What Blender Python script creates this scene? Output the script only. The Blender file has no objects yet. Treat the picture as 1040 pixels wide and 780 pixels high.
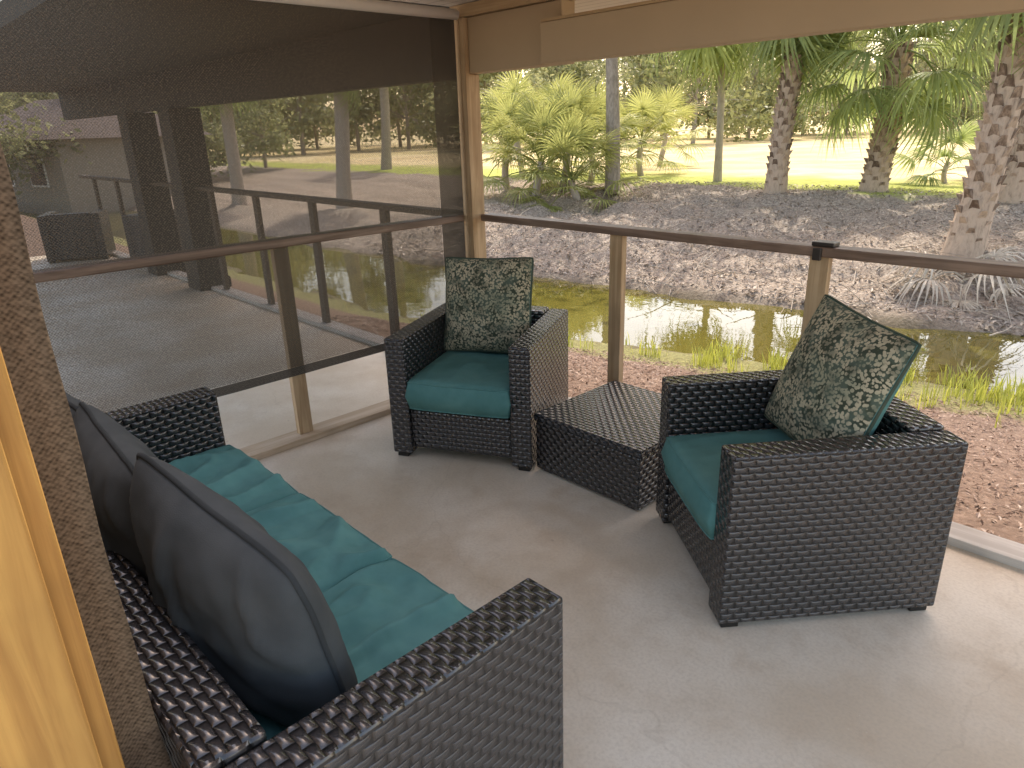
import bpy, bmesh, math, random
from mathutils import Vector, Matrix, noise
random.seed(7)
R = math.radians
sc = bpy.context.scene
C = sc.collection

# ------------------------------------------------------------------ frames
HC = 1.6
OX, OY = -.21, 4.364
ANG = math.atan2(-.7265, .687)
E1 = Vector((.7265, .687, 0)); E2 = Vector((.687, -.7265, 0))
def W(t, s, z=0): return Vector((OX, OY, 0)) + E2 * t + E1 * s + Vector((0, 0, z))
F_PX = 708.; PITCH = R(20.3); RL = .031
cp, sp = math.cos(PITCH), math.sin(PITCH)
FWD = Vector((0, cp, -sp)); UP0 = Vector((0, sp, cp)); RT0 = Vector((1, 0, 0))
RT = (RT0 - RL * UP0).normalized(); UP = (UP0 + RL * RT0).normalized()
def ray(u, v):
    return FWD + RT * ((u - 520) / F_PX) - UP * ((v - 390) / F_PX)

cam = bpy.data.cameras.new('camera'); co = bpy.data.objects.new('camera', cam); C.objects.link(co)
M = Matrix((RT, UP, -FWD)).transposed().to_4x4(); M.translation = (0, 0, HC)
co.matrix_world = M
cam.lens = F_PX / 1040 * 36; cam.sensor_width = 36; cam.clip_end = 3000; cam.clip_start = .02
sc.camera = co

# ------------------------------------------------------------------ node helpers
class NT:
    def __init__(s, name):
        s.m = bpy.data.materials.new(name); s.m.use_nodes = True
        s.t = s.m.node_tree; s.b = s.t.nodes['Principled BSDF']; s.out = s.t.nodes['Material Output']
    def n(s, ty, ins=None, **at):
        nd = s.t.nodes.new(ty)
        for k, v in at.items(): setattr(nd, k, v)
        for k, v in (ins or {}).items(): s.put(nd.inputs[k], v)
        return nd
    def put(s, sock, v):
        if isinstance(v, bpy.types.NodeSocket): s.t.links.new(v, sock)
        elif isinstance(v, tuple) and len(v) == 3 and sock.type == 'RGBA': sock.default_value = (*v, 1)
        else: sock.default_value = v
    def ma(s, op, a, b=0., c=0., cl=False):
        nd = s.n('ShaderNodeMath', {0: a, 1: b, 2: c}, operation=op); nd.use_clamp = cl
        return nd.outputs[0]
    def mix(s, f, a, b, mode='MIX'):
        nd = s.n('ShaderNodeMix', {0: f, 6: a, 7: b}, data_type='RGBA', blend_type=mode)
        return nd.outputs[2]
    def sst(s, x, a, b):
        nd = s.n('ShaderNodeMapRange', {0: x, 1: a, 2: b, 3: 0., 4: 1.}, interpolation_type='SMOOTHSTEP'); return nd.outputs[0]
    def co(s, kind='Object', scale=None, rot=None):
        tc = s.n('ShaderNodeTexCoord').outputs[kind]
        if scale is None: return tc
        mp = s.n('ShaderNodeMapping', {0: tc}); mp.inputs['Scale'].default_value = scale
        return mp.outputs[0]
    def noise(s, vec, scale, detail=4., rough=.55, dist=0.):
        return s.n('ShaderNodeTexNoise', {'Vector': vec, 'Scale': scale, 'Detail': detail, 'Roughness': rough, 'Distortion': dist}).outputs[0]
    def vor(s, vec, scale, out='Distance', **at):
        return s.n('ShaderNodeTexVoronoi', {'Vector': vec, 'Scale': scale}, **at).outputs[out]
    def bump(s, h, st=.5, dist=.01):
        s.put(s.b.inputs['Normal'], s.n('ShaderNodeBump', {'Height': h, 'Strength': st, 'Distance': dist}).outputs[0])
    def set(s, **k):
        for a, v in k.items(): s.put(s.b.inputs[a.replace('_', ' ')], v)
        return s.m

MT = {}
def wood(name, c1, c2, axis=2, rough=.6):
    k = NT(name); scl = [28, 28, 28]; scl[axis] = 1.6
    v = k.co('Object', tuple(scl))
    g = k.noise(v, 1., 5, .6, .6)
    g2 = k.noise(k.co('Object'), 3., 3)
    col = k.mix(k.sst(g, .35, .65), c1, c2)
    col = k.mix(k.ma('MULTIPLY', k.sst(g2, .45, .7), .35), col, tuple(x * .6 for x in c1))
    k.bump(g, .25, .004)
    MT[name] = k.set(Base_Color=col, Roughness=rough); return MT[name]
wood('post_wood', (.38, .25, .13), (.55, .40, .24), 2)
wood('front_wood', (.40, .205, .05), (.58, .335, .09), 2)
wood('rail_wood_t', (.12, .076, .052), (.25, .175, .13), 0, .45)
wood('rail_wood_s', (.12, .076, .052), (.25, .175, .13), 1, .45)
wood('sill_wood_t', (.50, .46, .41), (.64, .61, .56), 0)
wood('sill_wood_s', (.46, .34, .22), (.60, .48, .35), 1)
wood('plank_wood', (.40, .27, .14), (.52, .38, .22), 0)

def mk_wicker(name, dist, rough, hi, spec=.8):
    k = NT(name)
    uv = k.co('UV'); sx = k.n('ShaderNodeSeparateXYZ', {0: uv})
    u = k.ma('DIVIDE', sx.outputs[0], .047); v = k.ma('DIVIDE', sx.outputs[1], .0225)
    row = k.ma('FLOOR', v); par = k.ma('MULTIPLY', k.ma('FLOORED_MODULO', row, 2.), .5)
    fu = k.ma('FRACT', k.ma('ADD', u, par)); fv = k.ma('FRACT', v)
    pu = k.ma('POWER', k.ma('SINE', k.ma('MULTIPLY', fu, math.pi)), .8)
    pv = k.ma('POWER', k.ma('SINE', k.ma('MULTIPLY', fv, math.pi)), .35)
    h = k.ma('MULTIPLY', pu, pv)
    nz = k.noise(k.co('Object'), 40., 2)
    base = k.mix(k.sst(h, .15, .65), (.006, .0058, .006), hi)
    base = k.mix(k.ma('MULTIPLY', nz, .4), base, tuple(x * .55 for x in hi))
    k.bump(h, 1., dist)
    k.b.inputs['Specular IOR Level'].default_value = spec
    MT[name] = k.set(Base_Color=base, Roughness=rough)
mk_wicker('wicker', .010, .21, (.044, .042, .044), .95)
mk_wicker('wicker_top', .006, .24, (.030, .034, .042), .8)
def mk_fabric(name, c1, c2, rough=.9):
    k = NT(name); n1 = k.noise(k.co('Object'), 5., 4, .6); n2 = k.noise(k.co('Object'), 420., 2)
    col = k.mix(k.sst(n1, .3, .7), c1, c2)
    k.bump(n2, .25, .0015); k.b.inputs['Specular IOR Level'].default_value = .25
    MT[name] = k.set(Base_Color=col, Roughness=rough)
mk_fabric('teal', (.078, .208, .202), (.118, .280, .270), .75)
mk_fabric('slate', (.055, .064, .070), (.078, .089, .096), 1.)
mk_fabric('slate_pipe', (.030, .036, .040), (.044, .051, .056), 1.)
mk_fabric('pipe_green', (.05, .075, .055), (.09, .11, .08))
def mk_pattern():
    k = NT('leaf_print'); v = k.co('Object')
    nz = k.n('ShaderNodeTexNoise', {'Vector': v, 'Scale': 14., 'Detail': 2.}).outputs['Color']
    w = k.n('ShaderNodeVectorMath', {0: v, 1: k.n('ShaderNodeVectorMath', {0: nz, 'Scale': .03}, operation='SCALE').outputs[0]}, operation='ADD').outputs[0]
    d = k.vor(w, 84.); d2 = k.vor(w, 34.); big = k.noise(v, 14., 2, .5)
    spots = k.ma('SUBTRACT', 1., k.sst(d, .48, .60))
    holes = k.sst(d2, .12, .24)
    zone = k.ma('ADD', .40, k.ma('MULTIPLY', k.sst(big, .38, .52), .60))
    f = k.ma('MULTIPLY', k.ma('MULTIPLY', spots, zone), holes)
    base = k.mix(k.sst(k.noise(v, 18., 3), .4, .6), (.040, .054, .034), (.085, .115, .085))
    cr = k.mix(k.sst(k.noise(v, 8., 2), .42, .58), (.48, .43, .30), (.32, .32, .22))
    col = k.mix(f, base, cr)
    k.bump(k.noise(v, 350., 2), .2, .001)
    MT['leafprint'] = k.set(Base_Color=col, Roughness=.9)
mk_pattern()
def mk_concrete():
    k = NT('stained_concrete'); v = k.co('Object')
    a = k.noise(v, 1.1, 6, .6, .2); b = k.noise(v, 7., 6, .65); c = k.noise(v, 90., 3)
    col = k.mix(k.sst(a, .36, .66), (.64, .535, .40), (.80, .725, .605))
    col = k.mix(k.ma('MULTIPLY', k.sst(b, .45, .75), .38), col, (.56, .455, .335))
    st = k.noise(v, 1.7, 7, .72, .2)
    col = k.mix(k.ma('MULTIPLY', k.sst(st, .52, .70), .48), col, (.50, .365, .235))
    col = k.mix(k.ma('MULTIPLY', k.sst(c, .35, .75), .28), col, (.44, .37, .28))
    vv = k.vor(v, 5.5); col = k.mix(k.ma('MULTIPLY', k.ma('SUBTRACT', 1., k.sst(vv, .01, .06)), .4), col, (.30, .20, .13))
    v2 = k.vor(v, 16.); col = k.mix(k.ma('MULTIPLY', k.ma('SUBTRACT', 1., k.sst(v2, .01, .07)), .3), col, (.84, .80, .72))
    # worn arc in front of the corner table
    sx = k.n('ShaderNodeSeparateXYZ', {0: v})
    dx = k.ma('SUBTRACT', sx.outputs[0], 1.55); dy = k.ma('ADD', sx.outputs[1], 1.15)
    rr = k.ma('SQRT', k.ma('ADD', k.ma('MULTIPLY', dx, dx), k.ma('MULTIPLY', dy, dy)))
    rr = k.ma('ADD', rr, k.ma('MULTIPLY', k.ma('SUBTRACT', b, .5), .12))
    ring = k.ma('SUBTRACT', 1., k.sst(k.ma('ABSOLUTE', k.ma('SUBTRACT', rr, .30)), .01, .07))
    col = k.mix(k.ma('MULTIPLY', ring, .16), col, (.44, .32, .20))
    e = k.n('ShaderNodeTexVoronoi', {'Vector': k.n('ShaderNodeVectorMath', {0: v, 1: k.n('ShaderNodeVectorMath', {0: k.n('ShaderNodeTexNoise', {'Vector': v, 'Scale': 2.2, 'Detail': 6.}).outputs['Color'], 'Scale': .35}, operation='SCALE').outputs[0]}, operation='ADD').outputs[0], 'Scale': .5}, feature='DISTANCE_TO_EDGE').outputs['Distance']
    col = k.mix(k.ma('MULTIPLY', k.ma('SUBTRACT', 1., k.sst(e, .0005, .0025)), .13), col, (.34, .27, .19))
    k.bump(k.ma('ADD', b, k.ma('MULTIPLY', c, .4)), .15, .006)
    MT['concrete'] = k.set(Base_Color=col, Roughness=k.ma('ADD', .36, k.ma('MULTIPLY', b, .4)))
mk_concrete()
def mk_ceiling(name, c1, c2, c3):
    k = NT(name); sx = k.n('ShaderNodeSeparateXYZ', {0: k.co('Object')})
    f = k.ma('FRACT', k.ma('DIVIDE', sx.outputs[1], .09))
    g = k.sst(k.ma('ABSOLUTE', k.ma('SUBTRACT', f, .5)), .42, .5)
    n = k.noise(k.co('Object'), 6., 3)
    MT[name] = k.set(Base_Color=k.mix(g, k.mix(n, c1, c2), c3), Roughness=.7)
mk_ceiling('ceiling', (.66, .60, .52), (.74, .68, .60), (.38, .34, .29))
mk_ceiling('shadowed_ceiling', (.05, .045, .038), (.075, .067, .057), (.03, .027, .023))  # darkened copy of the porch ceiling, its shadow put into the colour
def mk_plain(name, col, rough=.6, var=.2, sc_=8., metal=0.):
    k = NT(name); n = k.noise(k.co('Object'), sc_, 4)
    MT[name] = k.set(Base_Color=k.mix(n, tuple(c * (1 - var) for c in col), tuple(min(1, c * (1 + var)) for c in col)), Roughness=rough, Metallic=metal)
mk_plain('beam_paint', (.44, .335, .215), .6, .07, 3.)
mk_plain('white_tube', (.82, .81, .79), .35, .04)
mk_plain('dark_metal', (.03, .025, .022), .4)
mk_plain('foot', (.012, .011, .01), .5)
mk_plain('house_wall', (.34, .30, .25), .8)
mk_plain('house_roof', (.14, .11, .10), .9)
mk_plain('glass_dark', (.03, .04, .045), .15)
mk_plain('shadowed_paint', (.03, .027, .024), .7)  # near-black instead of tan: shadow behind the mesh put into the colour
mk_plain('far_wood', (.10, .075, .055), .7)
def mk_screen(name, dens, c, pitch=.013, amp=.13):
    k = NT(name); uv = k.co('UV'); sx = k.n('ShaderNodeSeparateXYZ', {0: uv})
    wv = k.ma('SINE', k.ma('MULTIPLY', sx.outputs[0], 2 * math.pi / pitch)); wh = k.ma('SINE', k.ma('MULTIPLY', sx.outputs[1], 2 * math.pi / pitch))
    mp = k.n('ShaderNodeMapping', {0: uv}); mp.inputs['Scale'].default_value = (1., 1.6, 1.)
    n = k.noise(mp.outputs[0], 95., 2); big = k.noise(uv, 1.2, 3)
    wm = k.ma('MULTIPLY', wv, wh)
    f = k.ma('ADD', dens, k.ma('MULTIPLY', wm, amp))
    f = k.ma('ADD', f, k.ma('MULTIPLY', k.ma('SUBTRACT', n, .5), .6))
    f = k.ma('ADD', f, k.ma('MULTIPLY', k.ma('SUBTRACT', big, .5), .18), cl=True)
    col = k.mix(k.ma('ADD', .5, k.ma('MULTIPLY', wm, .5)), tuple(x * .5 for x in c), tuple(x * 1.5 for x in c))
    col = k.mix(k.sst(n, .35, .65), col, k.mix(.5, col, tuple(x * 2.4 for x in c)))
    k.set(Base_Color=col, Roughness=1.); k.b.inputs['Specular IOR Level'].default_value = .0
    tr = k.n('ShaderNodeBsdfTransparent'); mx = k.n('ShaderNodeMixShader', {0: f, 1: tr.outputs[0], 2: k.b.outputs[0]})
    k.t.links.new(mx.outputs[0], k.out.inputs[0]); MT[name] = k.m
mk_screen('screen_mesh', .69, (.088, .076, .060))
mk_screen('screen_hem', .97, (.072, .064, .053))
mk_screen('near_mesh', 1.4, (.115, .086, .060), .009, .1)
def mk_leaf(name, c1, c2, sc_=1.5, tr=.35):
    k = NT(name); geo = k.n('ShaderNodeNewGeometry').outputs['Position']
    n = k.noise(geo, sc_, 2); rp = k.n('ShaderNodeObjectInfo').outputs['Random']
    rnd = k.n('ShaderNodeNewGeometry').outputs['Random Per Island']
    col = k.mix(k.sst(k.ma('ADD', k.ma('MULTIPLY', n, .6), k.ma('MULTIPLY', rnd, .4)), .25, .75), c1, c2)
    col = k.mix(k.ma('MULTIPLY', rp, .3), col, tuple(x * 1.3 for x in c2))
    k.set(Base_Color=col, Roughness=.5)
    if tr > 0:
        t = k.n('ShaderNodeBsdfTranslucent', {0: k.mix(.5, col, c2)})
        mx = k.n('ShaderNodeMixShader', {0: tr, 1: k.b.outputs[0], 2: t.outputs[0]}); k.t.links.new(mx.outputs[0], k.out.inputs[0])
    MT[name] = k.m
mk_leaf('palm_leaf', (.14, .19, .065), (.37, .43, .16), tr=.55)
mk_leaf('palmetto_leaf', (.18, .20, .05), (.46, .47, .16), tr=.5)
mk_leaf('far_leaf', (.19, .20, .10), (.41, .42, .21), .5, .5)  # greens lightened so the colour carries the distance haze
mk_leaf('olive_leaf', (.12, .14, .055), (.29, .30, .13), .5, .5)
mk_leaf('grass_blade', (.25, .28, .04), (.56, .57, .12), 2.)
mk_leaf('dry_leaf', (.16, .12, .09), (.52, .43, .34), 9., 0.)
mk_leaf('mulch_chip', (.11, .062, .042), (.29, .195, .140), 14., 0.)
mk_leaf('dead_frond', (.36, .30, .23), (.62, .55, .44), 5., .15)
def mk_bark(name, c1, c2):
    k = NT(name); v = k.co('Object', (6, 6, 2.5)); n = k.noise(v, 3., 6, .65); rnd = k.n('ShaderNodeNewGeometry').outputs['Random Per Island']
    col = k.mix(k.sst(k.ma('ADD', k.ma('MULTIPLY', n, .7), k.ma('MULTIPLY', rnd, .3)), .3, .7), c1, c2); k.bump(n, .6, .03)
    MT[name] = k.set(Base_Color=col, Roughness=.9)
mk_bark('palm_bark', (.13, .085, .058), (.54, .41, .30))
mk_bark('grey_bark', (.20, .165, .13), (.46, .39, .32))
mk_bark('pale_bark', (.30, .24, .18), (.50, .43, .35))

# ground, water
NEAR0, NEARK, FAR0, FARK, TOPS = 3.45, .30, 5.75, .13, 12.6
def near_s(t): return NEAR0 + NEARK * max(-4, min(5, t))
def far_s(t): return FAR0 + FARK * max(-8, min(8, t))
def smooth(x): x = max(0, min(1, x)); return x * x * (3 - 2 * x)
WZ = -.70
def gh(t, s):
    n1 = noise.noise(Vector((t * .5, s * .5, 3))); n2 = noise.noise(Vector((t * 2.1, s * 2.1, 9))); n3 = noise.noise(Vector((t * 6, s * 6, 5)))
    ns = near_s(t) + .12 * noise.noise(Vector((t * .9, 1, 1))); fs = far_s(t) + .35 * noise.noise(Vector((t * .8, 4, 1))) + .1 * noise.noise(Vector((t * 3, 4, 1)))
    if s < .3: return -.15
    if s < ns:
        u = (s - .3) / (ns - .3); return -.15 - .54 * smooth(u) + .02 * n3 + .03 * n2 * u
    if s < fs:
        u = (s - ns) / (fs - ns); return WZ + .01 - .5 * math.sin(math.pi * u)
    if s < TOPS:
        u = (s - fs) / (TOPS - fs)
        return WZ + .03 + .78 * u ** .65 + (.17 * n1 + .16 * n2 + .07 * n3) * min(1, u * 8) * (1 - smooth((u - .8) / .2) * .6)
    return .09 + .06 * n1 * min(1, (s - TOPS) / 3 + .4) + .01 * n3 - min(.25, (s - TOPS) * .002)
def mk_ground():
    k = NT('ground_cover'); v = k.co('Object'); sx = k.n('ShaderNodeSeparateXYZ', {0: v}); x, y = sx.outputs[0], sx.outputs[1]
    nb = k.noise(v, .8, 4); nm = k.noise(v, 5., 6, .7); nf = k.noise(v, 28., 6, .7); vf = k.vor(v, 30., 'Color')
    vfx = k.n('ShaderNodeSeparateColor', {0: vf}).outputs[0]
    cx = k.n('ShaderNodeClamp', {0: x, 1: -4., 2: 5.}).outputs[0]
    d = k.ma('SUBTRACT', y, k.ma('ADD', NEAR0, k.ma('MULTIPLY', cx, NEARK)))
    dn = k.ma('ADD', d, k.ma('MULTIPLY', k.ma('SUBTRACT', nm, .5), .7))
    mulch = k.mix(vfx, (.10, .06, .042), (.25, .175, .13))
    mulch = k.mix(k.sst(nf, .4, .6), mulch, (.17, .112, .08))
    grassm = k.mix(k.sst(nf, .35, .65), (.13, .12, .045), (.25, .24, .09))
    mud = k.mix(nf, (.07, .055, .03), (.15, .12, .07))
    litter = k.mix(k.sst(nf, .38, .62), (.15, .115, .088), (.46, .38, .30))
    litter = k.mix(k.ma('MULTIPLY', k.sst(nm, .42, .62), .65), litter, (.28, .22, .17))
    litter = k.mix(k.ma('MULTIPLY', k.sst(vfx, .7, 1.), .3), litter, (.58, .50, .41))
    green = k.mix(k.sst(nm, .35, .65), (.25, .29, .045), (.40, .42, .09))
    field = k.mix(k.sst(k.noise(v, .35, 5, .65), .38, .62), (.56, .43, .21), (.70, .57, .32))
    field = k.mix(k.ma('MULTIPLY', k.sst(k.noise(v, .12, 4), .46, .60), .3), field, (.44, .41, .14))
    c = k.mix(k.sst(dn, -1.0, -.7), mulch, grassm)
    c = k.mix(k.sst(dn, -.15, .05), c, mud)
    fx = k.ma('SUBTRACT', y, k.ma('ADD', FAR0, k.ma('MULTIPLY', x, FARK)))
    c = k.mix(k.sst(fx, -.3, .3), c, litter)
    yn = k.ma('ADD', y, k.ma('MULTIPLY', k.ma('SUBTRACT', nb, .5), 4.))
    c = k.mix(k.sst(yn, TOPS - .3, TOPS + .5), c, green)
    c = k.mix(k.sst(yn, 15., 17.5), c, field)
    k.bump(k.ma('ADD', nf, k.ma('MULTIPLY', vfx, .5)), .6, .04)
    MT['ground'] = k.set(Base_Color=c, Roughness=.95)
mk_ground()
def mk_water():
    k = NT('pond_water'); v = k.co('Object'); n = k.noise(v, 3., 3); n2 = k.noise(v, 1.1, 3)
    k.bump(n, .06, .03)
    MT['water'] = k.set(Base_Color=k.mix(n2, (.075, .066, .012), (.14, .118, .028)), Roughness=.02, IOR=1.55)
mk_water()

# ------------------------------------------------------------------ mesh helpers
def box(bm, x0, x1, y0, y1, z0, z1, bev=.0, seg=2):
    m = Matrix.Translation(((x0 + x1) / 2, (y0 + y1) / 2, (z0 + z1) / 2)) @ Matrix.Diagonal((x1 - x0, y1 - y0, z1 - z0, 1))
    r = bmesh.ops.create_cube(bm, size=1, matrix=m)
    if bev:
        es = list({e for v in r['verts'] for e in v.link_edges})
        bmesh.ops.bevel(bm, geom=es, offset=bev, segments=seg, affect='EDGES', profile=.5)
def tube(bm, pts, rad, n=8, closed=False, cap=True):
    pts = [Vector(p) for p in pts]; N_ = len(pts)
    rads = rad if isinstance(rad, (list, tuple)) else [rad] * N_
    rings = []; prev = None
    for i, p in enumerate(pts):
        a = pts[(i - 1) % N_] if (closed or i > 0) else p; b = pts[(i + 1) % N_] if (closed or i < N_ - 1) else p
        d = (b - a).normalized()
        if prev is None:
            prev = d.orthogonal().normalized()
        x = (prev - d * prev.dot(d)).normalized(); prev = x; y = d.cross(x)
        rings.append([bm.verts.new(p + (x * math.cos(2 * math.pi * j / n) + y * math.sin(2 * math.pi * j / n)) * rads[i]) for j in range(n)])
    for i in range(N_ if closed else N_ - 1):
        A, B_ = rings[i], rings[(i + 1) % N_]
        for j in range(n): bm.faces.new((A[j], A[(j + 1) % n], B_[(j + 1) % n], B_[j]))
    if cap and not closed:
        bm.faces.new(rings[0][::-1]); bm.faces.new(rings[-1])
def obj(name, bm, mat, parent=None, smooth_=False, mats=None):
    bm.normal_update()
    uvl = bm.loops.layers.uv.verify()
    for f in bm.faces:
        n = f.normal; ax = max(range(3), key=lambda i: abs(n[i]))
        for l in f.loops:
            c = l.vert.co
            l[uvl].uv = (c.y, c.z) if ax == 0 else ((c.x, c.z) if ax == 1 else (c.x, c.y))
        if smooth_: f.smooth = True
    me = bpy.data.meshes.new(name); bm.to_mesh(me); bm.free()
    for m in (mats or [mat]): me.materials.append(MT[m])
    o = bpy.data.objects.new(name, me); C.objects.link(o)
    if parent: o.parent = parent
    return o
def tag(o, label, cat, group=None):
    o['label'] = label; o['category'] = cat
    if group: o['group'] = group
    return o
def thing(name, label, cat, loc=(0, 0, 0), rz=0, group=None):
    o = bpy.data.objects.new(name, None); C.objects.link(o); o.empty_display_size = .1
    o.location = loc; o.rotation_euler = (0, 0, rz); return tag(o, label, cat, group)
def hthing(name, label, cat, group=None): return thing(name, label, cat, (OX, OY, 0), ANG, group)
def B(): return bmesh.new()
def bx(*a, **k):
    b = B(); box(b, *a, **k); return b
def dup(root, loc, rz, label=None, scale=None, group=None):
    r = root.copy(); C.objects.link(r); r.location = loc; r.rotation_euler = (0, 0, rz)
    if label: r['label'] = label
    if group: r['group'] = group
    if scale: r.scale = (scale,) * 3
    for ch in list(root.children):
        c = ch.copy(); C.objects.link(c); c.parent = r
        for g in ch.children:
            d = g.copy(); C.objects.link(d); d.parent = c
    return r
def hplace(o): o.location = (OX, OY, 0); o.rotation_euler = (0, 0, ANG); return o

# ------------------------------------------------------------------ setting
def spaced(a, lo, hi, step, b, g=1.25):
    xs = [lo]; x = lo
    while x < hi: x += step; xs.append(x)
    st = step
    while x < b: st *= g; x += st; xs.append(x)
    st = step; x = lo; pre = []
    while x > a: st *= g; x -= st; pre.append(x)
    return pre[::-1] + xs
ts = spaced(-900, -11, 9, .14, 900); ss = spaced(-900, 0, 14, .12, 1800)
b = B(); grid = [[b.verts.new((t, s, gh(t, s))) for s in ss] for t in ts]
for i in range(len(ts) - 1):
    for j in range(len(ss) - 1):
        b.faces.new((grid[i][j], grid[i + 1][j], grid[i + 1][j + 1], grid[i][j + 1]))
g = hplace(obj('ground', b, 'ground', smooth_=True)); g['kind'] = 'structure'
b = B(); vs = [b.verts.new(p) for p in ((-60, 1.5, WZ), (60, 1.5, WZ), (60, 8.5, WZ), (-60, 8.5, WZ))]; b.faces.new(vs)
g = hplace(obj('pond', b, 'water')); g['kind'] = 'structure'
g = hplace(obj('porch_floor', bx(-9, 6.5, -7, .14, -.2, 0), 'concrete')); g['kind'] = 'structure'
g = hplace(obj('ceiling', bx(-.1, 5.4, -1.8, 1.45, 2.24, 2.36), 'ceiling')); g['kind'] = 'structure'  # rear cut short to admit skylight, front edge extended to shade the sill
g = hplace(obj('adjoining_ceiling', bx(-9, -.102, -1.8, 1.45, 2.24, 2.36), 'shadowed_ceiling')); g['kind'] = 'structure'
def ground_hit(u, v):
    d = ray(u, v); p = Vector((0, 0, HC)); k = .5
    while k < 300:
        q = p + d * k; r = q - Vector((OX, OY, 0)); t, s = r.dot(E2), r.dot(E1)
        if q.z <= gh(t, s): return q
        k += .03
    return p + d * 60
def gz(x, y):
    r = Vector((x - OX, y - OY, 0)); return gh(r.dot(E2), r.dot(E1))

# beams, posts
t = hthing('ceiling_beam', 'wide tan painted beam running along the top of the open side, right of the corner', 'beam')
obj('beam_board', bx(.68, 5.3, -.09, -.003, 1.885, 2.07, bev=.004), 'beam_paint', t)
obj('top_strip', bx(.684, 5.3, -.086, -.01, 2.072, 2.085), 'plank_wood', t)
t = hthing('header_beam', 'short tan header beam between the corner post and the wide beam', 'beam')
obj('header_board', bx(-.08, .74, 0, .1, 1.888, 2.172, bev=.004), 'beam_paint', t)
obj('top_plank', bx(-.08, .74, -.03, .11, 2.175, 2.236, bev=.003), 'plank_wood', t)
t = hthing('adjoining_beam', 'shadow-coloured header beam of the adjoining porch seen through the shade', 'beam')
obj('header_board', bx(-9, -.082, .002, .102, 1.87, 2.236, bev=.004), 'shadowed_paint', t)
t = hthing('corner_post', 'tall light wood corner post between dark shade and open railing', 'post')
obj('post_core', bx(-.075, .015, .0, .09, 0, 1.886, bev=.004), 'post_wood', t)
obj('post_trim', bx(.0, .04, -.034, -.004, 0, 2.172, bev=.003), 'post_wood', t)
obj('post_board', bx(-.045, -.004, -.034, -.003, 0, 2.172, bev=.003), 'post_wood', t)

# railings
def railing(label, along, a0, a1, posts, off, sillm, railm, postm='post_wood'):
    t = hthing('porch_railing', label, 'railing')
    def bb(p0, p1, q0, q1, z0, z1, **k):
        return bx(p0, p1, off + q0, off + q1, z0, z1, **k) if along == 't' else bx(off + q0, off + q1, p0, p1, z0, z1, **k)
    obj('handrail', bb(a0, a1, .02, .115, 1.062, 1.102, bev=.006), railm, t)
    obj('sill', bb(a0, a1, 0, .135, .0, .036, bev=.004), sillm, t)
    for p in posts: obj('rail_post', bb(p - .04, p + .04, .045, .085, .036, 1.062, bev=.003), postm, t)
    return t
t = railing('brown wooden railing on the open right side overlooking the pond', 't', .05, 6.4, [1.07, 2.12, 3.17, 4.22, 5.27], 0, 'sill_wood_t', 'rail_wood_t')
br = B(); box(br, 2.085, 2.175, .035, .10, 1.103, 1.120, bev=.003); box(br, 2.105, 2.14, .004, .019, 1.05, 1.10, bev=.003)
obj('splice_bracket', br, 'dark_metal', t)
railing('wooden divider railing with sill behind the large mesh shade', 's', -2.68, -.05, [-1.24, -2.42], -.135, 'sill_wood_s', 'rail_wood_s')
railing('far wooden railing of the adjoining porch seen through the shade', 't', -9, -.12, [-1.05 * i for i in range(1, 9)], 0, 'sill_wood_t', 'far_wood', 'far_wood')
for i, (tt, lab) in enumerate([(-4.65, 'square porch column seen through the shade, nearer one'), (-6.0, 'square porch column seen through the shade, farther left one')]):
    t = thing('porch_column', lab, 'column', W(tt, .06, 0), ANG, 'columns of the adjoining porch')
    obj('shaft', bx(-.16, .16, -.16, .16, .0, 1.868, bev=.006), 'shadowed_paint', t)
    obj('plinth', bx(-.175, .175, -.175, .175, .0, .12, bev=.006), 'shadowed_paint', t)

# big roller shade
t = hthing('roller_shade', 'large dark mesh roller shade pulled down on the left side of the porch', 'shade')
b = B(); tube(b, [(.012, -.06, 2.185), (.012, -2.66, 2.185)], .028, 16); obj('roller_tube', b, 'white_tube', t, True)
def sheet(s0, s1, z0, z1, t0, amp, n=50, m=24):
    b = B(); g = [[b.verts.new((t0 + amp * noise.noise(Vector(((s0 + (s1 - s0) * i / n) * 1.3, (z0 + (z1 - z0) * j / m) * .7, 2))), s0 + (s1 - s0) * i / n, z0 + .012 * noise.noise(Vector((i * .13, 0, 8))) * (1 - j / m) + (z1 - z0) * j / m)) for j in range(m + 1)] for i in range(n + 1)]
    for i in range(n):
        for j in range(m): b.faces.new((g[i][j], g[i + 1][j], g[i + 1][j + 1], g[i][j + 1]))
    return b
obj('mesh_panel', sheet(-2.66, -.22, .435, 2.18, -.028, .012), 'screen_mesh', t, True)
obj('bottom_hem', sheet(-2.66, -.22, .385, .434, -.028, .012, 50, 2), 'screen_hem', t, True)
obj('side_hem', sheet(-.219, -.045, .385, 2.18, -.028, .004, 6, 20), 'screen_hem', t, True)

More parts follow.
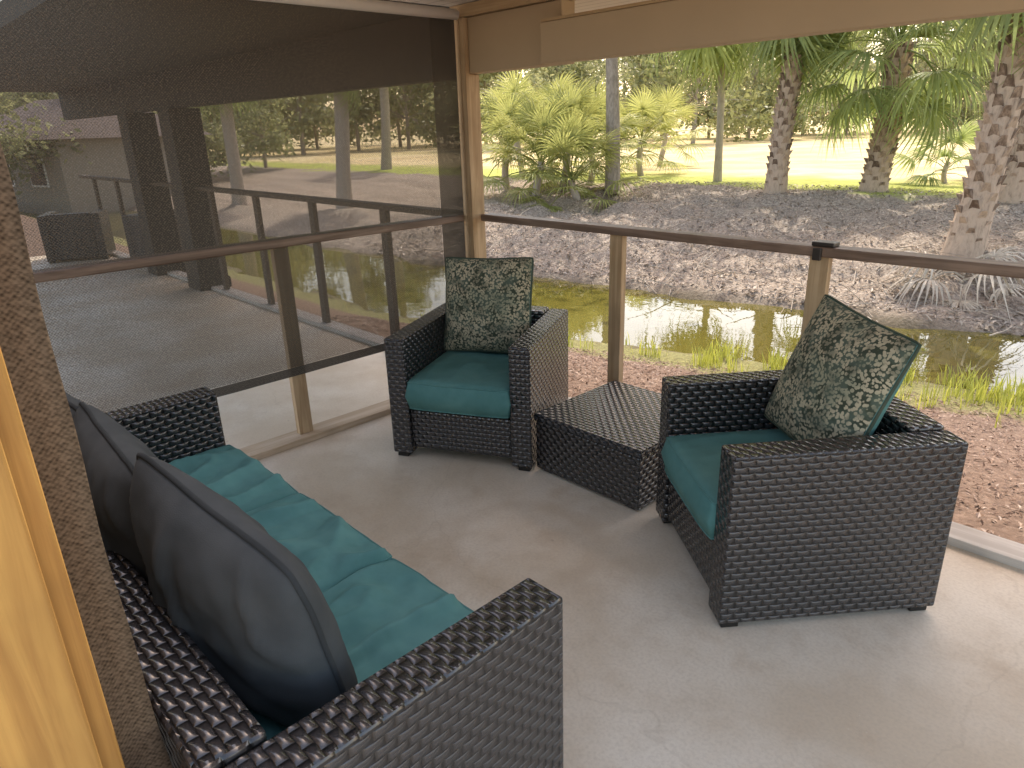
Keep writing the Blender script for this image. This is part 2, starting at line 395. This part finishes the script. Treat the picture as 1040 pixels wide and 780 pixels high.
# near shade and post
t = hthing('side_shade', 'brown mesh shade hanging behind the sofa, edge beside the near post', 'shade')
def near_shade():
    b = B(); n, m = 60, 30; g = []
    for i in range(n + 1):
        tt = .1 + 2.09 * i / n; row = []
        for j in range(m + 1):
            z = .03 + 2.15 * j / m
            row.append(b.verts.new((tt, -2.715 - .03 * max(0, z - .7) + .008 * math.sin(tt * 9 + z), z)))
        g.append(row)
    for i in range(n):
        for j in range(m): b.faces.new((g[i][j], g[i + 1][j], g[i + 1][j + 1], g[i][j + 1]))
    return b
obj('mesh_panel', near_shade(), 'near_mesh', t, True)
b = B(); nn = 40; g = []
for j in range(nn + 1):
    z = .02 + 2.16 * j / nn; w = .005 * math.sin(z * 5) + .002 * math.sin(z * 17) - .012 * max(0, z - .6)
    g.append([b.verts.new((2.20 + .012 * math.sin(q * 3.0) + .004 * math.sin(z * 11 + q), -2.748 + .088 * q / 3 + (w if q else 0), z)) for q in range(4)] + [b.verts.new((2.185, -2.666 + w, z))])
for j in range(nn):
    for q in range(4): b.faces.new((g[j][q], g[j][q + 1], g[j + 1][q + 1], g[j + 1][q]))
obj('folded_edge', b, 'near_mesh', t, True)
t = hthing('near_post', 'yellow wooden post close up at the lower left edge', 'post')
obj('post_core', bx(2.15, 2.30, -2.93, -2.735, 0, 2.236, bev=.006), 'front_wood', t)
obj('post_trim', bx(2.302, 2.335, -2.93, -2.765, 0, 2.236, bev=.005), 'front_wood', t)

# ------------------------------------------------------------------ furniture
def cushion(w, d, rim, bulge, a=6., bb=.5, pinch=0., rnd=.12, wr=.004, seed=0, n=36, folds=0., slump=0.):
    b = B(); top = []; bot = []
    def xy(i, j):
        x = -1 + 2 * i / n; y = -1 + 2 * j / n
        X = x * math.sqrt(max(0, 1 - rnd * y ** 6)) * (1 - pinch * (1 - y * y)); Y = y * math.sqrt(max(0, 1 - rnd * x ** 6)) * (1 - pinch * (1 - x * x))
        p = ((1 - abs(x) ** a) * (1 - abs(y) ** a)); p = max(0, p) ** bb
        X *= 1 - slump * .5 * y; Y -= slump * .35 * (1 - x * x) * max(0, y) ** 2
        return X * w / 2, Y * d / 2, p * (1 - slump * y)
    for i in range(n + 1):
        ra, rb = [], []
        for j in range(n + 1):
            X, Y, p = xy(i, j)
            nz = noise.noise(Vector((X * 9, Y * 9, seed))) + .5 * noise.noise(Vector((X * 22, Y * 22, seed + 5)))
            rg = 1 - abs(noise.noise(Vector((X * 5 + seed, Y * 3.2 + X * 2, seed + 1)))) * 2
            rg = max(0, rg - .55) * folds
            ra.append(b.verts.new((X, Y, rim / 2 + bulge * p + wr * nz * (.3 + .7 * p) + rg * p)))
            nz2 = noise.noise(Vector((X * 8, Y * 8, seed + 33))) + .5 * noise.noise(Vector((X * 20, Y * 20, seed + 8)))
            rb.append(b.verts.new((X, Y, -rim / 2 - bulge * p * .8 - wr * nz2 * p)))
        top.append(ra); bot.append(rb)
    for i in range(n):
        for j in range(n):
            b.faces.new((top[i][j], top[i + 1][j], top[i + 1][j + 1], top[i][j + 1]))
            f = b.faces.new((bot[i][j], bot[i][j + 1], bot[i + 1][j + 1], bot[i + 1][j])); f.material_index = 1
    edge = [(i, 0) for i in range(n)] + [(n, j) for j in range(n)] + [(n - i, n) for i in range(n)] + [(0, n - j) for j in range(n)]
    L = len(edge)
    mids = []
    for (i, j) in edge:
        a_, c_ = top[i][j].co, bot[i][j].co; m = (a_ + c_) / 2; o = Vector((m.x, m.y, 0)).normalized() * rim * .16
        mids.append(b.verts.new(m + o))
    for q in range(L):
        r_ = (q + 1) % L; (i, j), (k, l) = edge[q], edge[r_]
        b.faces.new((top[k][l], top[i][j], mids[q], mids[r_])); b.faces.new((mids[r_], mids[q], bot[i][j], bot[k][l]))
    et = [top[i][j].co.copy() for (i, j) in edge]; eb = [bot[i][j].co.copy() for (i, j) in edge]
    return b, et, eb
def pipes(loops, rad, mat, parent):
    b = B()
    for l in loops: tube(b, l, rad, 6, closed=True)
    return obj('piping', b, mat, parent, True)

def seat(name, label, cat, L, D, Hh, aw, nc, loc, rz, group=None):
    r = thing(name, label, cat, loc, rz, group)
    for sx_ in (-1, 1):
        x0, x1 = (L / 2 - aw, L / 2) if sx_ > 0 else (-L / 2, -L / 2 + aw)
        obj('armrest', bx(x0, x1, -D / 2, D / 2, .025, Hh, bev=.009, seg=3), 'wicker', r)
    obj('backrest', bx(-L / 2 + aw + .002, L / 2 - aw - .002, -D / 2 + .004, -D / 2 + .125, .035, Hh + .012, bev=.014, seg=3), 'wicker', r)
    obj('seat_base', bx(-L / 2 + aw + .002, L / 2 - aw - .002, -D / 2 + .127, D / 2 - .016, .06, .265, bev=.008), 'wicker', r)
    for sx_ in (-1, 1):
        for sy_ in (-1, 1):
            cx, cy = sx_ * (L / 2 - .045), sy_ * (D / 2 - .045)
            obj('foot', bx(cx - .03, cx + .03, cy - .03, cy + .03, 0, .0245, bev=.003), 'foot', r)
    iw = (L - 2 * aw); cw = iw / nc
    for i in range(nc):
        d = D - .125 + .01
        if nc == 1: b, et, eb = cushion(cw - .006, d, .135, .014, 9, .45, 0, .06, .005, 3, folds=.016)
        else: b, et, eb = cushion(cw + .002, d + .01, .12, .010, 14, .45, 0, .04, .012, 3 + i * 7, n=64, folds=.075)
        c = obj('seat_cushion', b, 'teal', r, True, mats=['teal', 'teal'])
        c.location = (-iw / 2 + cw * (i + .5), -D / 2 + .127 + d / 2, .265 + (.084 if nc == 1 else .075) + .004)
        if nc > 1: c.rotation_euler = (R((-.6, .5, -.3)[i]), R((.6, -.9, .7)[i]), R((.5, -.8, .6)[i]))
        pipes([et, eb], .0035, 'teal', c)
    return r
ch1 = seat('wicker_armchair', 'black wicker armchair with teal seat on the right by the railing', 'armchair', .75, .755, .64, .105, 1, (1.008, 2.29, 0), R(94.5))
ch2 = dup(ch1, (-.15, 3.53, 0), R(161.3), 'black wicker armchair with teal seat in the far corner beside the shade')
for (u, v, rz, lab) in ((80, 240, 20, 'dim dark armchair on the adjoining porch, farthest left behind the shade'), (172, 242, -30, 'dim dark armchair on the adjoining porch, just left of the porch columns')):
    d = ray(u, v); k = (HC - .3) / -d.z; p = Vector((0, 0, HC)) + d * k
    dup(ch1, (p.x, p.y, 0), R(rz), lab)
sofa = seat('wicker_sofa', 'long black wicker sofa with teal seats and slate back cushions in the foreground', 'sofa', 1.97, .75, .64, .11, 3, W(1.485, -2.285, 0), ANG)
for i, (x, tl, rz, spin, y, z) in enumerate([(-.58, 9, 3, 3, -.165, .625), (-.08, 10, -3, -3, -.150, .645), (.475, 12, 5, -8, -.120, .665)]):
    b, et, eb = cushion(.67, .53, .012, .120, 2.3, .55, .02, .18, .012, 20 + i, n=48, folds=.05, slump=.14)
    c = obj('back_cushion', b, 'slate', sofa, True, mats=['slate', 'slate'])
    c.matrix_local = Matrix.Translation((x, y, z)) @ Matrix.Rotation(R(rz), 4, 'Z') @ Matrix.Rotation(R(90 + tl), 4, 'X') @ Matrix.Rotation(R(spin), 4, 'Z')
    pipes([[(a_ + b_) / 2 * 1.005 for a_, b_ in zip(et, eb)]], .0065, 'slate_pipe', c)
# table
t = thing('corner_table', 'low black wicker side table between the two armchairs', 'table', W(1.45, -.335, 0), ANG)
obj('tabletop', bx(-.315, .315, -.315, .31, .266, .304, bev=.008), 'wicker_top', t)
obj('table_body', bx(-.307, .307, -.307, .302, .014, .264, bev=.006), 'wicker', t)
for sx_ in (-1, 1):
    for sy_ in (-1, 1):
        obj('foot', bx(sx_ * .25 - .025, sx_ * .25 + .025, sy_ * .265 - .025, sy_ * .265 + .025, 0, .0135), 'foot', t)
# throw pillows
def pillow(label, chair_loc, rz, lx, ly, lz, tilt, spin, yaw, size, seed):
    b, et, eb = cushion(size, size, .014, .10, 2.4, .6, .045, .05, .006, seed, folds=.014)
    m = Matrix.Translation(Vector(chair_loc)) @ Matrix.Rotation(rz, 4, 'Z') @ Matrix.Translation((lx, ly, lz)) @ Matrix.Rotation(R(yaw), 4, 'Z') @ Matrix.Rotation(R(90 + tilt), 4, 'X') @ Matrix.Rotation(R(spin), 4, 'Z')
    r = bpy.data.objects.new('throw_pillow', None); C.objects.link(r); r.matrix_world = m; tag(r, label, 'pillow')
    c = obj('cover', b, 'leafprint', r, True, mats=['teal', 'leafprint'])  # upright: the patterned front is local -Z
    mid = [(a_ + b_) / 2 * 1.01 for a_, b_ in zip(et, eb)]
    pipes([mid], .006, 'pipe_green', r)
    return r, c
pillow('green leaf print pillow propped on the right armchair', (1.0, 2.295, 0), R(94.5), .0, -.135, .71, 20, 5, 6, .52, 31)
pillow('green leaf print pillow standing upright on the far corner armchair', (-.15, 3.53, 0), R(161.3), .02, -.155, .695, 14, -2, -3, .51, 44)

# ------------------------------------------------------------------ plants
def fan_frond(seed, L1=.9, L2=.8, n=26, droop=.5, wid=.035):
    rd = random.Random(seed); b = B()
    P = [Vector((L1 * q, 0, .12 * math.sin(q * 2.2) - droop * .35 * q * q * L1)) for q in (0, .33, .66, 1)]
    tube(b, P, [.018, .014, .012, .009], 4)
    o = P[-1]
    for i in range(n):
        a = R(-118 + 236 * i / (n - 1)) + rd.uniform(-.04, .04)
        l = L2 * (1 - .28 * abs(a) / 2.1) * rd.uniform(.88, 1.06)
        d = Vector((math.cos(a), math.sin(a), 0)); side = Vector((-d.y, d.x, 0))
        segs = 4; prev = None
        dr = droop * rd.uniform(.7, 1.4)
        for k in range(segs + 1):
            q = k / segs
            c = o + d * l * q * (1 - .18 * dr * q) + Vector((0, 0, .10 * math.sin(q * 2) * (1 - abs(a) / 3) - dr * l * .75 * q ** 2.4))
            w = wid * (.35 + 1.3 * q if q < .5 else 2.0 * (1 - q) + .02)
            up = Vector((0, 0, w * .5))
            cur = (b.verts.new(c + side * w + up * .6), b.verts.new(c), b.verts.new(c - side * w + up * .6))
            if prev:
                b.faces.new((prev[0], cur[0], cur[1], prev[1])); b.faces.new((prev[1], cur[1], cur[2], prev[2]))
            prev = cur
    return b
FR = {}
def frond_meshes(key, mat, **k):
    out = []
    for i in range(4):
        o = obj('frond', fan_frond(i + 11, **k), mat); out.append(o.data); bpy.data.objects.remove(o)
    FR[key] = out
frond_meshes('palm', 'palm_leaf', L1=1.0, L2=1.05, n=36, droop=.8, wid=.024)
frond_meshes('palmetto', 'palmetto_leaf', L1=1.0, L2=.85, n=28, droop=.45, wid=.020)
frond_meshes('dead', 'dead_frond', L1=.5, L2=.8, n=24, droop=1.0, wid=.018)
def add_fronds(root, key, top, n, seed, lo=-75, hi=75, sc_=1.):
    rd = random.Random(seed)
    for i in range(n):
        me = rd.choice(FR[key]); o = bpy.data.objects.new('frond', me); C.objects.link(o); o.parent = root
        q = i / max(1, n - 1); el = hi + (lo - hi) * q + rd.uniform(-8, 8)
        az = i * 2.39996 + rd.uniform(-.25, .25)
        o.location = top + Vector((0, 0, -.25 * q))
        o.rotation_euler = (rd.uniform(-.25, .25), -R(el), az)
        s = sc_ * rd.uniform(.85, 1.12); o.scale = (s, s, s)
def palm(label, base, h, r, lean, seed, n=26, boots=True, key='palm', sc_=1., lo=-60, hi=75, group=None, bark='palm_bark', cat='palm tree', name='palm_tree'):
    rd = random.Random(seed); root = thing(name, label, cat, base, 0, group)
    b = B(); pts = []; rr = []
    for i in range(13):
        q = i / 12; pts.append(Vector((lean[0] * q + .04 * math.sin(q * 5 + seed), lean[1] * q, -.15 + (h + .15) * q))); rr.append(r * (1.25 - .3 * min(1, q * 5)) * (1 - .1 * q))
    tube(b, pts, rr, 14)
    def at(z):
        q = max(0, min(.999, z / h)) * 12; i = int(q); f = q - i; return pts[i].lerp(pts[i + 1], f)
    if boots:
        nb = int(h * 42 * (r / .25))
        for i in range(nb):
            z = .15 + (h - .2) * i / nb; az = i * 2.39996; c = at(z); d = Vector((math.cos(az), math.sin(az), 0)); sd = Vector((-d.y, d.x, 0))
            w = .06 * r / .22; hh = .15; out = r * .95; o2 = r * rd.uniform(1.12, 1.28)
            v = [b.verts.new(c + d * out * .9 + sd * w * 1.2), b.verts.new(c + d * out * .9 - sd * w * 1.2),
                 b.verts.new(c + d * o2 - sd * w * .55 + Vector((0, 0, hh))), b.verts.new(c + d * o2 + sd * w * .55 + Vector((0, 0, hh))),
                 b.verts.new(c + d * out * .8 - sd * w * .5 + Vector((0, 0, hh * .9))), b.verts.new(c + d * out * .8 + sd * w * .5 + Vector((0, 0, hh * .9)))]
            b.faces.new((v[0], v[1], v[2], v[3])); b.faces.new((v[3], v[2], v[4], v[5])); b.faces.new((v[1], v[4], v[2])); b.faces.new((v[0], v[3], v[5]))
    obj('trunk', b, bark, root)
    add_fronds(root, key, pts[-1], n, seed, lo, hi, sc_)
    return root
def onray(u, v, dist):
    d = ray(u, v); k = dist / d.y; p = Vector((0, 0, HC)) + d * k; return Vector((p.x, p.y, gz(p.x, p.y) - .03))
bs = ground_hit(787, 196); palm('rough barked palm in the middle, trunk rising behind the beam', bs, 4.6, .21, (.25, 0), 3, 26, sc_=1.3, lo=-78)
bs = ground_hit(888, 194); palm('short palm with low drooping crown standing right of the middle palm', bs, 2.85, .25, (0.1, 0), 5, 32, sc_=1.2, lo=-45)
bs = ground_hit(978, 255); palm('thick cross hatched palm trunk nearest the pond on the right', bs, 4.4, .215, (.38, .1), 6, 24, sc_=1.05, lo=-72)
bs = ground_hit(1030, 200); palm('dark palm trunk at the right edge behind the thick palm', bs, 4.4, .26, (.1, 0), 8, 24, lo=-60)
bs = ground_hit(730, 184); palm('tall palm farther back with fronds hanging down left of the middle palm', bs, 4.9, .10, (-.3, 0), 18, 26, boots=False, sc_=1.4, lo=-80, bark='grey_bark')
pl = [(515, 19, 1.1), (545, 17.5, .8), (572, 18.5, 1.2), (600, 20, 1.0), (585, 17, .5), (530, 23, 1.5), (650, 22, 1.0), (560, 24, 1.6), (670, 26, 1.2)]
for i, (u, dd, h) in enumerate(pl):
    p = onray(u, 190, dd)
    palm('yellow green fan palmetto in the cluster beyond the pond, beside the slender grey trunk', p, h, .10, (.1 * math.sin(i), 0), 40 + i, 22, boots=False, key='palmetto', sc_=1.0, lo=-25, hi=80, group='palmettos beyond the pond', bark='grey_bark', cat='palmetto', name='palmetto')
p = onray(962, 168, 16.5); palm('small young palm peeking out between the two right palms', p, .5, .06, (0, 0), 77, 14, boots=False, sc_=.7, lo=-5, cat='palm', bark='grey_bark')
for (u, dd, h) in ((350, 19, 4.5), (395, 30, 5.0), (240, 22, 4.6)):
    p = onray(u, 195, dd); palm('palm beyond the pond seen through the mesh shade', p, h, .2, (.2, 0), int(u), 22, boots=False, lo=-60, group='palms seen through the shade', bark='grey_bark')

def crown_tree(seed, h, cr, nclu, nleaf, leaf, trunk_r, crown_lo=.3):
    rd = random.Random(seed); bt = B(); pts = [Vector((.3 * math.sin(q * 3 + seed) * q, .2 * math.cos(seed + q * 2) * q, h * q * .9)) for q in [i / 7 for i in range(8)]]
    tube(bt, pts, [trunk_r * (1 - .75 * i / 7) for i in range(8)], 8)
    bl = B()
    for c in range(nclu):
        a = rd.uniform(0, 6.28); q = rd.uniform(crown_lo, 1); rad = cr * math.sin(min(1, (1.08 - q) * 1.7) * 1.4) * rd.uniform(.2, 1)
        cc = Vector((rad * math.cos(a), rad * math.sin(a), h * q)); st = pts[min(7, max(2, int(q * 6)))]
        tube(bt, [st, (st + cc) / 2 + Vector((0, 0, .2)), cc], [trunk_r * .25, trunk_r * .15, .02], 4, cap=False)
        s = rd.uniform(.5, 1.1) * cr * .36
        for _ in range(nleaf):
            p = cc + Vector((rd.gauss(0, 1), rd.gauss(0, 1), rd.gauss(0, .7))) * s * .6
            d = Vector((rd.uniform(-1, 1), rd.uniform(-1, 1), rd.uniform(-1, .6))).normalized(); e = d.orthogonal().normalized(); e = (Matrix.Rotation(rd.uniform(0, 6.28), 3, d) @ e)
            l = leaf * rd.uniform(.6, 1.3); f = d.cross(e)
            bl.faces.new([bl.verts.new(p + d * l), bl.verts.new(p + f * l * .45), bl.verts.new(p - d * l * .8), bl.verts.new(p - f * l * .45)])
    return bt, bl
# slender grey trunk; unseen oak crown above the beam added to dapple the bank
bs = ground_hit(622, 196)
r = thing('grey_trunk_added_crown', 'slender grey straight trunk with an added shade-casting crown rising among the palmettos, left of the middle palm', 'tree', bs, 0)
bt, bl = crown_tree(91, 9.5, 4.8, 26, 90, .16, .19, .60)
obj('trunk', bt, 'grey_bark', r); obj('crown', bl, 'olive_leaf', r)
protos = []
for i, (h, cr, bark, leafm) in enumerate([(9.5, 3.6, 'pale_bark', 'far_leaf'), (11., 3.2, 'pale_bark', 'far_leaf'), (8.5, 4.2, 'grey_bark', 'olive_leaf')]):
    r = thing('broadleaf_tree', 'hazy green tree in the line of woods across the field', 'tree', (0, 0, 0), 0, 'trees across the field')
    bt, bl = crown_tree(50 + i, h, cr, 34, 115, .22, .15, .08)
    obj('trunk', bt, bark, r); obj('crown', bl, leafm, r); protos.append(r)
rd = random.Random(5); used = set()
LT = [(u, dd) for row, dd in enumerate((56, 66, 78)) for u in range(-60 + row * 17, 1150, 54)]
for i, (u, dd) in enumerate(LT):
    uu = u + rd.uniform(-18, 18); ddd = dd * rd.uniform(.93, 1.08)
    p = onray(uu, 150, ddd); k = (0, 1, 0, 1, 2)[i % 5]; s = rd.uniform(.85, 1.2)
    if k not in used:
        used.add(k); o = protos[k]; o.location = p; o.rotation_euler = (0, 0, rd.uniform(0, 6)); o.scale = (s,) * 3
    else: dup(protos[k], p, rd.uniform(0, 6), scale=s)
for i, (u, dd) in enumerate([(40, 30), (120, 28), (200, 30), (-20, 22), (270, 34)]):
    p = onray(u, 170, dd); dup(protos[0], p, i * 1.3, 'olive green tree behind the mesh shade, beyond the adjoining porch', .58, 'trees seen through the shade')
p = onray(25, 175, 24)
t = thing('neighbour_house', 'brown low house seen through the shade at the far left', 'house', p, R(-30))
obj('wall', bx(-4, 2.2, 0, 5, -.3, 2.4), 'house_wall', t)
b = B(); v = [b.verts.new(q) for q in ((-4.4, -.5, 2.35), (2.6, -.5, 2.35), (2.6, 5.5, 2.35), (-4.4, 5.5, 2.35), (-3, 2.5, 3.7), (1.2, 2.5, 3.7))]
for f in ((0, 1, 5, 4), (1, 2, 5), (2, 3, 4, 5), (3, 0, 4), (3, 2, 1, 0)): b.faces.new([v[i] for i in f])
obj('roof', b, 'house_roof', t)
for x in (-3.2, -1.2, .8):
    w = obj('window', bx(x - .5, x + .5, -.04, -.002, .9, 1.9, bev=.01), 'white_tube', t); obj('pane', bx(x - .43, x + .43, -.05, -.041, .97, 1.83), 'glass_dark', w)

# grass, litter, mulch
def blades():
    rd = random.Random(3); b = B()
    for c in range(2000):
        t_ = rd.uniform(-4, 6.5); dd = -abs(rd.gauss(0, .40)) + .05
        if noise.noise(Vector((t_ * 2.1, dd * 3, 7))) < -.10 + .35 * (t_ < -.2): continue
        s_ = near_s(t_) + dd; z = gh(t_, s_)
        for k in range(rd.randint(2, 5)):
            x = t_ + rd.gauss(0, .035); y = s_ + rd.gauss(0, .035); h = rd.uniform(.07, .24); a = rd.uniform(0, 6.28); w = .005
            lx, ly = math.cos(a) * h * .4, math.sin(a) * h * .4; px, py = -math.sin(a) * w, math.cos(a) * w
            v = [b.verts.new((x + px, y + py, z - .02)), b.verts.new((x - px, y - py, z - .02)), b.verts.new((x - px + lx * .4, y - py + ly * .4, z + h * .6)), b.verts.new((x + px + lx * .4, y + py + ly * .4, z + h * .6)), b.verts.new((x + lx, y + ly, z + h))]
            b.faces.new((v[0], v[1], v[2], v[3])); b.faces.new((v[3], v[2], v[4]))
    return b
o = hplace(obj('shore_grass', blades(), 'grass_blade')); tag(o, 'yellow green grass growing along the near pond edge', 'grass'); o['kind'] = 'stuff'
def scatter(n, fs, lmin, lmax, asp, seed, lift=.01, tiltm=.5):
    rd = random.Random(seed); b = B()
    for _ in range(n):
        t_, s_ = fs(rd); z = gh(t_, s_)
        d = Vector((rd.uniform(-1, 1), rd.uniform(-1, 1), rd.uniform(-tiltm, tiltm))).normalized(); e = Vector((-d.y, d.x, rd.uniform(-tiltm, tiltm))).normalized()
        l = rd.uniform(lmin, lmax) / 2; w = l * asp * rd.uniform(.5, 1.3); p = Vector((t_, s_, z + lift + rd.uniform(0, lift)))
        m = Vector((0, 0, l * .25))
        v = [b.verts.new(p - d * l), b.verts.new(p + e * w + m), b.verts.new(p + d * l), b.verts.new(p - e * w + m)]
        b.faces.new(v)
    return b
def fb(rd):
    t_ = rd.uniform(-9, 7); return t_, far_s(t_) + .1 + rd.random() ** 1.4 * (TOPS + 1.2 - far_s(t_))
o = hplace(obj('leaf_litter', scatter(20000, fb, .03, .10, .38, 9, .010, .6), 'dry_leaf')); tag(o, 'dry leaf litter covering the far bank', 'leaf litter'); o['kind'] = 'stuff'
def fm(rd):
    t_ = rd.uniform(-3, 6.5); return t_, rd.uniform(.16, near_s(t_) - .5)
o = hplace(obj('mulch_chips', scatter(24000, fm, .015, .05, .35, 10, .005, .35), 'mulch_chip')); tag(o, 'reddish wood mulch just outside the railing', 'mulch'); o['kind'] = 'stuff'
bs = ground_hit(975, 300)
root = thing('fallen_frond', 'dried grey palm fronds drooping over the pond bank at right', 'dead frond', bs, 0)
add_fronds(root, 'dead', Vector((0, 0, .35)), 9, 4, -5, 30, .85)
def twigs():
    rd = random.Random(8); b = B()
    for _ in range(300):
        t_ = rd.uniform(-8, 6); s_ = far_s(t_) + rd.random() ** 1.7 * 5 - .15; z = max(gh(t_, s_), WZ); a = rd.uniform(0, 6.28); l = rd.uniform(.2, .8)
        p = Vector((t_, s_, z + .02)); d = Vector((math.cos(a), math.sin(a), rd.uniform(-.1, .35)))
        tube(b, [p, p + d * l * .5 + Vector((0, 0, .04)), p + d * l], [.009, .006, .003], 4)
    return b
o = hplace(obj('fallen_twigs', twigs(), 'pale_bark')); tag(o, 'scattered bare twigs lying on the far bank', 'twigs'); o['kind'] = 'stuff'

# ------------------------------------------------------------------ light
SUN_EL = R(57); dirsun = (E1 * .90 - E2 * .44).normalized()
w = bpy.data.worlds.new('World'); sc.world = w; w.use_nodes = True
nt = w.node_tree; bg = nt.nodes['Background']; sky = nt.nodes.new('ShaderNodeTexSky'); sky.sky_type = 'NISHITA'; sky.sun_disc = False
sky.sun_elevation = SUN_EL; sky.sun_rotation = math.atan2(dirsun.x, dirsun.y); sky.dust_density = 2.; sky.ozone_density = 1.
wb = nt.nodes.new('ShaderNodeMix'); wb.data_type = 'RGBA'; wb.blend_type = 'MULTIPLY'; wb.inputs[0].default_value = 1.
wb.inputs[7].default_value = (4.25, 3.45, 2.75, 1)
nt.links.new(sky.outputs[0], wb.inputs[6]); nt.links.new(wb.outputs[2], bg.inputs[0]); bg.inputs[1].default_value = .15
sl = bpy.data.lights.new('sun', 'SUN'); sl.energy = 5.; sl.angle = R(.5); sl.color = (1, .93, .82)
so = bpy.data.objects.new('sun', sl); C.objects.link(so)
sd = Vector((dirsun.x * math.cos(SUN_EL), dirsun.y * math.cos(SUN_EL), math.sin(SUN_EL)))
so.rotation_euler = sd.to_track_quat('Z', 'Y').to_euler()
sc.view_settings.view_transform = 'Standard'; sc.view_settings.look = 'None'; sc.view_settings.exposure = 0
